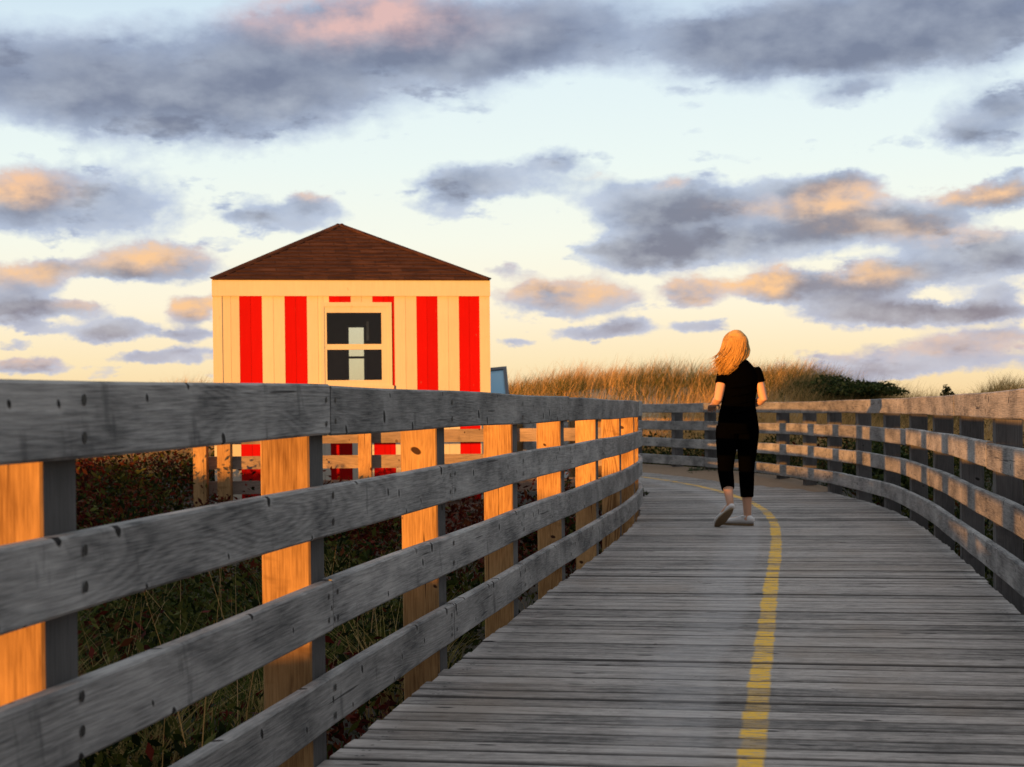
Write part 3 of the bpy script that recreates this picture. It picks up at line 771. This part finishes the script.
# ------------------------------------------------------------------ the walking person
def remesh(mb, name, mat, parent, vox, smooth_it=4):
    o = mb.build(name, mat, None)
    a = o.modifiers.new('r', 'REMESH'); a.mode = 'VOXEL'; a.voxel_size = vox
    b = o.modifiers.new('s', 'SMOOTH'); b.iterations = smooth_it; b.factor = .5
    dg = bpy.context.evaluated_depsgraph_get(); dg.update()
    me = bpy.data.meshes.new_from_object(o.evaluated_get(dg)); me.name = name
    old = o.data; o.modifiers.clear(); o.data = me; bpy.data.meshes.remove(old)
    me.materials.clear(); me.materials.append(mat)
    me.polygons.foreach_set('use_smooth', [True]*len(me.polygons)); o.parent = parent
    return o
def person():
    root = empty('person', (1.865, 13.25, .002), R(7)); root.scale = (.965, .965, .965); tag(root, 'person walking away on the boardwalk in black tee and cropped black trousers, long blond hair', 'person')
    SKIN = simple('skin', (.58, .33, .22), .5, .06, 6); BLACK = simple('black_cotton', (.001, .001, .0012), .95, .25, 40, .2, .0)
    SHOE = simple('white_canvas', (.66, .66, .66), .7, .1, 20); SOLE = simple('tan_rubber', (.20, .14, .08), .8, .2, 20)
    HAIR = simple('blond_hair', (.50, .295, .095), .55, .4, 22, spec=.12); LOCK = simple('darker_blond_hair', (.36, .20, .062), .5, .5, 18, spec=.15); EYE = simple('eye_white', (.7, .7, .7), .3)
    P = dict(hl=(-.085, 0, .86), hr=(.095, 0, .86), kl=(-.105, -.0, .47), kr=(.085, .02, .47), al=(-.113, -.165, .225), ar=(.085, .0, .09),
             sl=(-.118, .0, 1.312), sr=(.172, .0, 1.322), el=(-.180, -.055, 1.085), er=(.225, -.03, 1.085), wl=(-.165, .150, 1.045), wr=(.155, .17, 1.02))
    lerp = lambda a, b, t: tuple(a[i]+(b[i]-a[i])*t for i in range(3))
    b = MB()
    # trunk, neck, head
    b.tube([(.005,0,.80),(.005,.0,.88),(.01,.01,.98),(.015,.01,1.06),(.022,.01,1.18),(.03,.005,1.29),(.03,0,1.36),(.025,0,1.40)],
           [(.13,.10),(.158,.115),(.15,.10),(.127,.085),(.145,.098),(.155,.098),(.12,.07),(.06,.055)], 20)
    b.tube([(.022,0,1.36),(.012,.012,1.44),(.0,.03,1.49)], [(.055,.055),(.05,.052),(.05,.055)], 14)
    hc = Vector((-.008, .02, 1.555)); hz = R(25)
    fwd = Vector((-math.sin(hz), math.cos(hz), 0)); rt = Vector((math.cos(hz), math.sin(hz), 0)); up = Vector((0, 0, 1))
    def H(x, y, z): return tuple(hc+rt*x+fwd*y+up*z)
    hp = [(-.115,.045,.028,.03),(-.095,.035,.052,.058),(-.06,.018,.064,.080),(-.02,.004,.071,.092),(.02,.0,.075,.097),(.055,-.002,.072,.092),(.085,-.004,.058,.074),(.103,-.004,.034,.044),(.110,-.004,.01,.012)]
    b.tube([H(0, y, z) for z, y, _, _ in hp], [(a, c) for _, _, a, c in hp], 20, ref=tuple(rt))
    b.tube([H(0,.088,.022),H(0,.108,-.012),H(0,.110,-.022),H(0,.09,-.03)], [.009,.013,.015,.01], 8)          # nose
    b.tube([H(-.026,.083,-.052),H(0,.094,-.052),H(.026,.083,-.052)], [.006,.009,.006], 8, ref=(0,0,1))            # mouth
    for s in (-1, 1):
        b.tube([H(s*.072,-.006,-.03),H(s*.080,-.012,0),H(s*.076,-.01,.03)], [(.008,.014),(.010,.019),(.007,.013)], 8, ref=tuple(rt))
    def arm(S, E, Wr, rs):
        b.tube([S, lerp(S,E,.25), lerp(S,E,.6), E, lerp(E,Wr,.25), lerp(E,Wr,.65), Wr], [.044,.044,.041,.036,.039,.032,.025], 12)
    arm(P['sl'], P['el'], P['wl'], 1); arm(P['sr'], P['er'], P['wr'], 1)
    def hand(Wr, E, s):
        d = (Vector(Wr)-Vector(E)).normalized(); side = Vector((1, 0, 0)); side = (side-d*side.dot(d)).normalized(); nrm = d.cross(side)*(-1)
        if nrm.z > 0: nrm = -nrm
        w = Vector(Wr)
        b.tube([w-d*.01, w+d*.025, w+d*.06, w+d*.088], [(.022,.018),(.033,.015),(.040,.014),(.038,.011)], 12, ref=tuple(side))
        for i, (o, ln) in enumerate(((-.030,.062),(-.010,.074),(.011,.070),(.031,.054))):
            k = w+d*.078+side*o
            b.tube([k, k+d*ln*.42+nrm*.006, k+d*ln*.75+nrm*.024, k+d*ln*.9+nrm*.045], [.0092,.0086,.0078,.006], 8)
        k = w+d*.025-side*(.03*s)                                  # thumb leaves the palm's inner side
        b.tube([k, k+d*.025-side*(.026*s)+nrm*.006, k+d*.052-side*(.030*s)+nrm*.018, k+d*.066-side*(.026*s)+nrm*.026], [.012,.0105,.009,.0065], 8)
    hand(P['wl'], P['el'], -1); hand(P['wr'], P['er'], 1)
    def leg(Hp, K, A):
        b.tube([Hp, lerp(Hp,K,.3), lerp(Hp,K,.7), K, lerp(K,A,.22), lerp(K,A,.45), lerp(K,A,.75), A], [.088,.08,.064,.053,.053,.05,.038,.033], 14)
    leg(P['hl'], P['kl'], P['al']); leg(P['hr'], P['kr'], P['ar'])
    def foot_line(A, toe, heel): return [heel, lerp(heel, toe, .25), lerp(heel, toe, .6), lerp(heel, toe, .85), toe]
    # rear (left) foot on its toes, front (right) foot flat and turned left
    toeL, heelL = Vector((-.205, -.06, .026)), Vector((-.112, -.20, .165))
    toeR, heelR = Vector((-.075, .165, .032)), Vector((.105, -.03, .036))
    b.tube([P['al'], tuple(heelL+Vector((0, .02, .015))), tuple((heelL*.5+toeL*.5)+Vector((0, 0, .02))), tuple(toeL)], [.033,.034,.030,.018], 10)
    b.tube([P['ar'], tuple(heelR+Vector((-.015, .01, .02))), tuple((heelR*.5+toeR*.5)+Vector((0, 0, .012))), tuple(toeR)], [.033,.034,.030,.018], 10)
    remesh(b, 'body', SKIN, root, .0048, 3)
    for s in (-1, 1):
        e = MB(); e.tube([H(s*.030,.080,.010),H(s*.030,.086,.010),H(s*.030,.091,.010)], [.010,.011,.004], 8); e.build('eye', EYE, root, True)
    # tee
    t = MB()
    t.tube([(.008,.0,.815),(.008,.0,.87),(.01,.005,.95),(.015,.008,1.06),(.022,.008,1.18),(.03,.003,1.29),(.03,-.002,1.355),(.026,-.002,1.395),(.022,0,1.415)],
           [(.178,.128),(.178,.132),(.168,.122),(.145,.108),(.160,.118),(.166,.114),(.122,.085),(.085,.07),(.062,.06)], 24)
    for S, E in ((P['sl'], P['el']), (P['sr'], P['er'])):
        t.tube([lerp(S,E,-.15), S, lerp(S,E,.2), lerp(S,E,.42)], [.036,.052,.053,.054], 14)
    # soft folds
    for k in range(5):
        z = .90+.07*k; t.tube([(-.10,-.108,z),(.0,-.122,z+.012),(.11,-.108,z+.035)], [.006,.009,.006], 8, ref=(0,0,1))
    remesh(t, 'tee_shirt', BLACK, root, .0075, 4)
    c = MB()
    c.tube([(.005,0,.79),(.005,0,.84),(.005,.0,.92),(.008,.005,.98)], [(.15,.115),(.165,.125),(.162,.118),(.152,.108)], 22)
    for Hp, K, A in ((P['hl'], P['kl'], P['al']), (P['hr'], P['kr'], P['ar'])):
        q = [Hp, lerp(Hp,K,.15), lerp(Hp,K,.4), lerp(Hp,K,.75), K, lerp(K,A,.3), lerp(K,A,.52), lerp(K,A,.60)]
        c.tube(q, [.096,.100,.092,.076,.068,.064,.058,.056], 16)
    remesh(c, 'trousers', BLACK, root, .0075, 3)
    def shoe(A, heel, toe, upv, nm):
        heel = Vector(heel); toe = Vector(toe); d = (toe-heel).normalized(); u0 = Vector(upv); u0 = (u0-d*u0.dot(d)).normalized(); sd = d.cross(u0)
        m = MB(); L = (toe-heel).length
        pts = []; rad = []
        for t_, w_, h_ in ((-.10,.016,.014),(-.06,.030,.030),(.05,.036,.040),(.3,.035,.038),(.55,.040,.030),(.8,.043,.024),(.97,.036,.018),(1.06,.014,.010)):
            pts.append(tuple(heel+d*L*t_+u0*(h_-.024))); rad.append((w_, h_))
        m.tube(pts, rad, 16, ref=tuple(sd))
        ank = Vector(A); m.tube([tuple(heel+d*L*.18), tuple(heel+d*L*.2+u0*.03), tuple(heel+d*L*.2+u0*.05)], [(.036,.042),(.036,.04),(.037,.04)], 14, ref=tuple(sd))
        sh = remesh(m, nm, SHOE, root, .005, 2)
        sm_ = MB(); n = 18; top = []; bot = []
        for k in range(n):
            a = 2*math.pi*k/n; x = math.cos(a); y = math.sin(a)
            w_ = .040 if x > 0 else .035
            p = heel+d*(L*.48+x*L*.60)+sd*(y*w_*(1-.12*abs(x)))
            top.append(tuple(p-u0*.018)); bot.append(tuple(p-u0*.036))
        sm_.sweep([bot, top], [[(0, 0)]*(n+1)]*2); sm_.build('sole', SOLE, sh)
    shoe(P['al'], heelL, toeL, (.15, .65, .5), 'shoe'); shoe(P['ar'], heelR, toeR, (0, 0, 1), 'shoe')
    # hair: a full mass falling to the left shoulder, with loose locks
    h = MB()
    h.tube([(-.012,.01,1.666),(-.012,.0,1.652),(-.012,-.01,1.622),(-.01,-.022,1.57),(-.014,-.035,1.50),(-.040,-.05,1.445),(-.072,-.06,1.40),(-.105,-.065,1.35),(-.128,-.06,1.325),(-.142,-.05,1.30)],
           [(.026,.026),(.060,.066),(.088,.096),(.100,.108),(.101,.098),(.088,.075),(.066,.056),(.046,.042),(.028,.026),(.010,.010)], 20)
    h.tube([(.07,-.02,1.56),(.083,-.035,1.50),(.075,-.05,1.46),(.05,-.06,1.43),(.02,-.065,1.41)], [.033,.032,.024,.018,.008], 10)
    h.tube([(-.08,0,1.57),(-.115,-.02,1.49),(-.14,-.03,1.42),(-.15,-.04,1.35),(-.165,-.04,1.30)], [.035,.04,.035,.024,.008], 10)
    hm = remesh(h, 'hair', HAIR, root, .007, 3)
    w = MB(); w2 = MB(); rnd = random.Random(4)
    for k in range(1100):
        a = rnd.uniform(math.pi*.85, math.pi*2.15); el = rnd.choice((rnd.uniform(.1, 1.55), rnd.uniform(.8, 1.57)))
        sx, sy, sz = -.012+.116*math.cos(a)*math.cos(el), -.012+.124*math.sin(a)*math.cos(el), 1.56+.121*math.sin(el)
        ex = rnd.gauss(-.115, .05)+.30*(sx+.01); ez = rnd.uniform(1.29, 1.44)+max(0, ex+.09)*.9; 
        if ex > -.02: ez = max(ez, 1.42)
        ey = rnd.uniform(-.11, -.03)
        m1 = (sx*1.12-.004, sy*1.15-.01, min(sz, 1.53)*.55+ez*.45)
        pts = []
        for q_ in ((el, el*.75, el*.5, .3) if el > .75 else (el*1.0, el*.9, el*.8, el*.7)):
            pts.append((-.012+.110*math.cos(a)*math.cos(q_), -.010+.119*math.sin(a)*math.cos(q_), 1.556+.117*math.sin(q_)))
        sx, sy, sz = pts.pop()
        m1 = (sx*1.10-.006, sy*1.15-.008, min(sz, 1.53)*.55+ez*.45)
        for t in (0, .2, .4, .6, .8, 1):
            q = [(1-t)**2*s_+2*t*(1-t)*m_+t*t*e_ for s_, m_, e_ in zip((sx, sy, sz), m1, (ex, ey, ez))]
            q[0] += .011*t*math.sin(t*8+k); q[1] += .010*t*math.cos(t*7+k*2); pts.append(tuple(q))
        (w if k % 2 else w2).tube(pts, [.003,.0035,.0038,.0038,.004,.0038,.003,.002,.0006], 4)
    w.build('lock', LOCK, hm, True); w2.build('lock', HAIR, hm, True)
person()

# ------------------------------------------------------------------ sky, sun, camera
def world():
    w = bpy.data.worlds.new('World'); scene.world = w; w.use_nodes = True
    g = G(w.node_tree); bg = w.node_tree.nodes['Background']; bg.inputs['Strength'].default_value = .10
    sky = g.n('ShaderNodeTexSky', sky_type='NISHITA', sun_disc=False, sun_elevation=SE, sun_rotation=R(180)+SA)
    sky.air_density = 1; sky.dust_density = 1.5; sky.ozone_density = 1
    d = V(g, g.n('ShaderNodeTexCoord').outputs['Generated']); x, y, z = g.sep(d)
    az = g.m('ARCTAN2', x, y); el = g.m('ARCSINE', z)
    base = g.ramp(g.clamp(el*(1/.8)), [(0, lin(250,214,158)), (.035, lin(253,232,188)), (.08, lin(253,244,220)), (.13, lin(245,248,236)), (.19, lin(234,246,244)), (.26, lin(224,240,246)), (.33, lin(200,222,240)), (.55, lin(176,188,206)), (.8, lin(222,226,230)), (1, lin(226,229,232))])
    p0 = g.xyz(az, el, 0.0)
    # turbulence that pushes the cloud outlines about
    pw = g.xyz(az, el*1.7, 0.0)
    wc = g.vm('SUBTRACT', g.noise(pw, 16, 5, .6, col=True), (.5, .5, .5))
    wf = g.vm('SUBTRACT', g.noise(pw, 55, 4, .65, col=True), (.5, .5, .5))
    p = g.vm('ADD', p0, g.vm('ADD', g.vm('MULTIPLY', wc, (.034, .014, 0)), g.vm('MULTIPLY', wf, (.020, .012, 0))))
    def field(bl):
        tot = None
        for bx, by, rx, ry, wt in bl:
            c = (math.atan((bx-512)/1600), math.atan((410-by)/1600), 0)
            q = g.vm('MULTIPLY', g.vm('SUBTRACT', p, c), (1600/rx, 1600/ry, 0))
            e = g.m('EXPONENT', g.m('POWER', g.vm('DOT_PRODUCT', q, q)*.85, 1.5)*(-1.0))*wt
            tot = e if tot is None else tot+e
        return tot
    D = [(120,92,230,58,.72),(215,112,120,36,.42),(40,75,100,40,.35),(130,5,120,14,-.25),(15,150,45,10,-.3),(400,48,190,54,.72),(430,45,90,30,.25),(335,20,110,40,.3),
         (610,32,180,46,.66),(765,62,95,34,.55),(930,34,180,56,.85),(950,42,110,34,.45),(560,92,60,16,-.25),(690,12,45,16,-.25),(860,70,60,18,.3),
         (85,208,105,32,.72),(40,185,60,18,.3),(15,205,45,22,.4),(1000,140,62,27,.74),(960,150,26,10,.3),(1010,120,30,12,.3),
         (500,182,92,20,.60),(560,160,36,12,.5),(440,205,34,12,.5),(470,185,40,14,.3),(290,214,62,18,.66),(320,200,26,10,.4),(250,218,24,8,.3),
         (660,205,72,26,.72),(740,225,120,32,.62),(640,255,62,17,.7),(720,252,110,18,.55),(820,190,62,11,.72),(845,212,52,22,.6),(880,235,80,16,.62),(975,210,36,11,.85),(1016,207,24,16,.8),(930,228,60,14,.5),
         (965,268,72,22,.85),(1010,262,40,18,.4),(830,300,62,11,.7),(800,288,30,12,.6),(880,286,48,14,.8),(860,318,60,15,.72),(920,322,76,12,.7),(985,318,50,10,.7),(1000,300,30,8,.6),(1012,340,40,8,.4),
         (568,298,66,20,.85),(700,293,38,15,.8),(768,289,24,15,.8),(155,264,68,17,.78),(110,270,34,9,.5),(20,282,50,20,.8),(55,268,20,10,.5),(60,309,48,9,.8),(8,308,30,12,.6),(120,327,42,10,.8),(95,335,30,8,.5),(198,307,26,15,.85),(196,331,28,7,.7),(40,327,20,5,.6),(20,340,20,5,.5),
         (598,334,46,8,.75),(625,325,24,7,.5),(515,345,22,5,.5),(30,361,40,8,.75),(165,353,50,7,.7),(195,345,26,6,.5),(930,366,130,13,.62),(960,348,80,9,.45),(860,378,70,7,.45),(703,327,34,7,.65),(845,108,40,12,.48),(870,98,30,8,.3),(740,160,24,5,.35),(505,272,24,7,.5),(25,320,20,4,.4)]
    Wm = [(345,14,95,26,1.15),(430,25,90,20,.25),(22,190,48,16,1.1),(318,193,22,7,.9),(845,205,42,14,1.1),(975,208,40,9,1.4),(780,212,60,10,.5),(570,290,66,14,1.1),(700,290,42,13,1.2),(770,285,26,13,1.3),(850,282,50,10,1.0),(955,245,60,8,.7),
          (150,258,60,11,1.0),(30,272,45,12,.9),(205,303,35,13,1.3),(90,305,30,7,.7),(30,356,45,6,.6),(940,352,140,10,.6),(600,180,20,4,.6),(680,185,14,4,.5),(880,232,60,8,.5),(480,270,40,8,.5)]
    B = field(D); Wf = field(Wm)
    n1 = g.noise(g.xyz(az, el*1.7, 0.0), 20, 8, .58)
    n3 = g.noise(g.xyz(az, el*1.5, 5.0), 75, 5, .6)
    n2 = g.noise(g.xyz(az-.008, el*1.7+.018, 0.0), 20, 5, .52)
    # unseen sky: broken cloud goes on, darkened to cut the ambient light
    outside = g.m('MAXIMUM', g.sm(el, .27, .36), g.sm(g.m('ABSOLUTE', az), .36, .48))
    far = g.sm(g.noise(g.xyz(az*.8, el*1.6, 3.0), 3.2, 5, .55), .42, .66)*.8
    back = g.sm(y, .35, -.25)
    B = B + outside*g.m('MAXIMUM', far, back*.95)*g.sm(el, .95, .60)
    n4 = g.noise(g.xyz(az, el*2.6, 9.0), 21, 5, .6)
    B = B + g.sm(n4, .54, .70)*.34*g.sm(el, .26, .20)
    calm = 1.0 - g.sm(el, .15, .21)*.45
    val = B + ((n1-.5)*.85 + (n3-.5)*.42)*calm
    cov = g.m('SMOOTH_MIN', 1.0, g.clamp((val-.24)/(.30+g.sm(el, .10, .22)*.30)), .2)
    cov = g.clamp(cov)
    thick = g.sm(B + (n1-.5)*.7, .35, 1.25)
    relief = (n1-n2)*(1.7-g.sm(el, .15, .21)*.9)
    cloud = g.mix(thick, lin(178,194,224), lin(92,101,136))
    cloud = g.mix(g.clamp(relief+.12), cloud, lin(212,220,234))
    cloud = g.mix(g.clamp(0.0-relief)*.5, cloud, lin(92,98,130))
    low = g.sm(el, .10, .02)
    cloud = g.mix(outside*.85, cloud, lin(96, 100, 112))
    cloud = g.mix(low*.15, cloud, lin(225,195,180))
    wn = g.clamp(Wf*(.15+n1*.9+(n3-.5)*.8+relief*1.4))
    warm = g.mix(g.sm(el, .10, .22), lin(252,196,140), lin(226,178,172))
    cloud = g.mix(g.clamp(wn*.95), cloud, warm)
    col = g.mix(cov*.95, base, cloud)
    below = g.sm(el, 0.0, -.04)
    col = g.mix(below, col, (.08, .07, .06))
    sd_ = g.vm('DISTANCE', d, (-math.sin(SA), -math.cos(SA), .03))
    glow = g.m('EXPONENT', g.m('MULTIPLY', sd_*sd_, -1.6))
    col = g.vm('ADD', col, g.vm('SCALE', (.55, .26, .08))) if False else g.mix(glow*.08, col, (1.0, .55, .26))
    lit = g.vm('SCALE', col); lit.k.node.inputs['Scale'].default_value = 5.95
    out = g.vm('ADD', lit, g.vm('MULTIPLY', V(g, sky.outputs[0]), (.25, .25, .25)))
    g.put(bg.inputs['Color'], out)
    w.cycles.sampling_method = 'MANUAL'; w.cycles.sample_map_resolution = 512
world()
sd = bpy.data.lights.new('sun', 'SUN'); sd.energy = 5.0; sd.angle = R(.5); sd.color = (1.0, .40, .065)
so = bpy.data.objects.new('sun', sd); COL.objects.link(so); so.location = (-20, -30, 12)
so.rotation_euler = Vector((math.sin(SA)*math.cos(SE), math.cos(SA)*math.cos(SE), -math.sin(SE))).to_track_quat('-Z', 'Y').to_euler()

cd = bpy.data.cameras.new('camera'); cam = bpy.data.objects.new('camera', cd); COL.objects.link(cam)
PITCH = 1.0; ROLL = .6
cd.sensor_width = 36; cd.lens = 1600/1024*36; cd.clip_end = 6000; cd.clip_start = .05
cd.shift_y = (26.5 + 1600*math.tan(R(PITCH)))/1024
cam.location = (0, 0, .98); cam.rotation_euler = (Matrix.Rotation(R(90-PITCH), 3, 'X') @ Matrix.Rotation(R(-ROLL), 3, 'Z')).to_euler()
cd.dof.use_dof = True; cd.dof.focus_distance = 7.0; cd.dof.aperture_fstop = 8.0
scene.camera = cam
scene.render.engine = 'CYCLES'
scene.cycles.max_bounces = 6; scene.cycles.diffuse_bounces = 3; scene.cycles.transparent_max_bounces = 8
scene.view_settings.view_transform = 'Standard'; scene.view_settings.look = 'None'; scene.view_settings.gamma = 1; scene.view_settings.exposure = .7
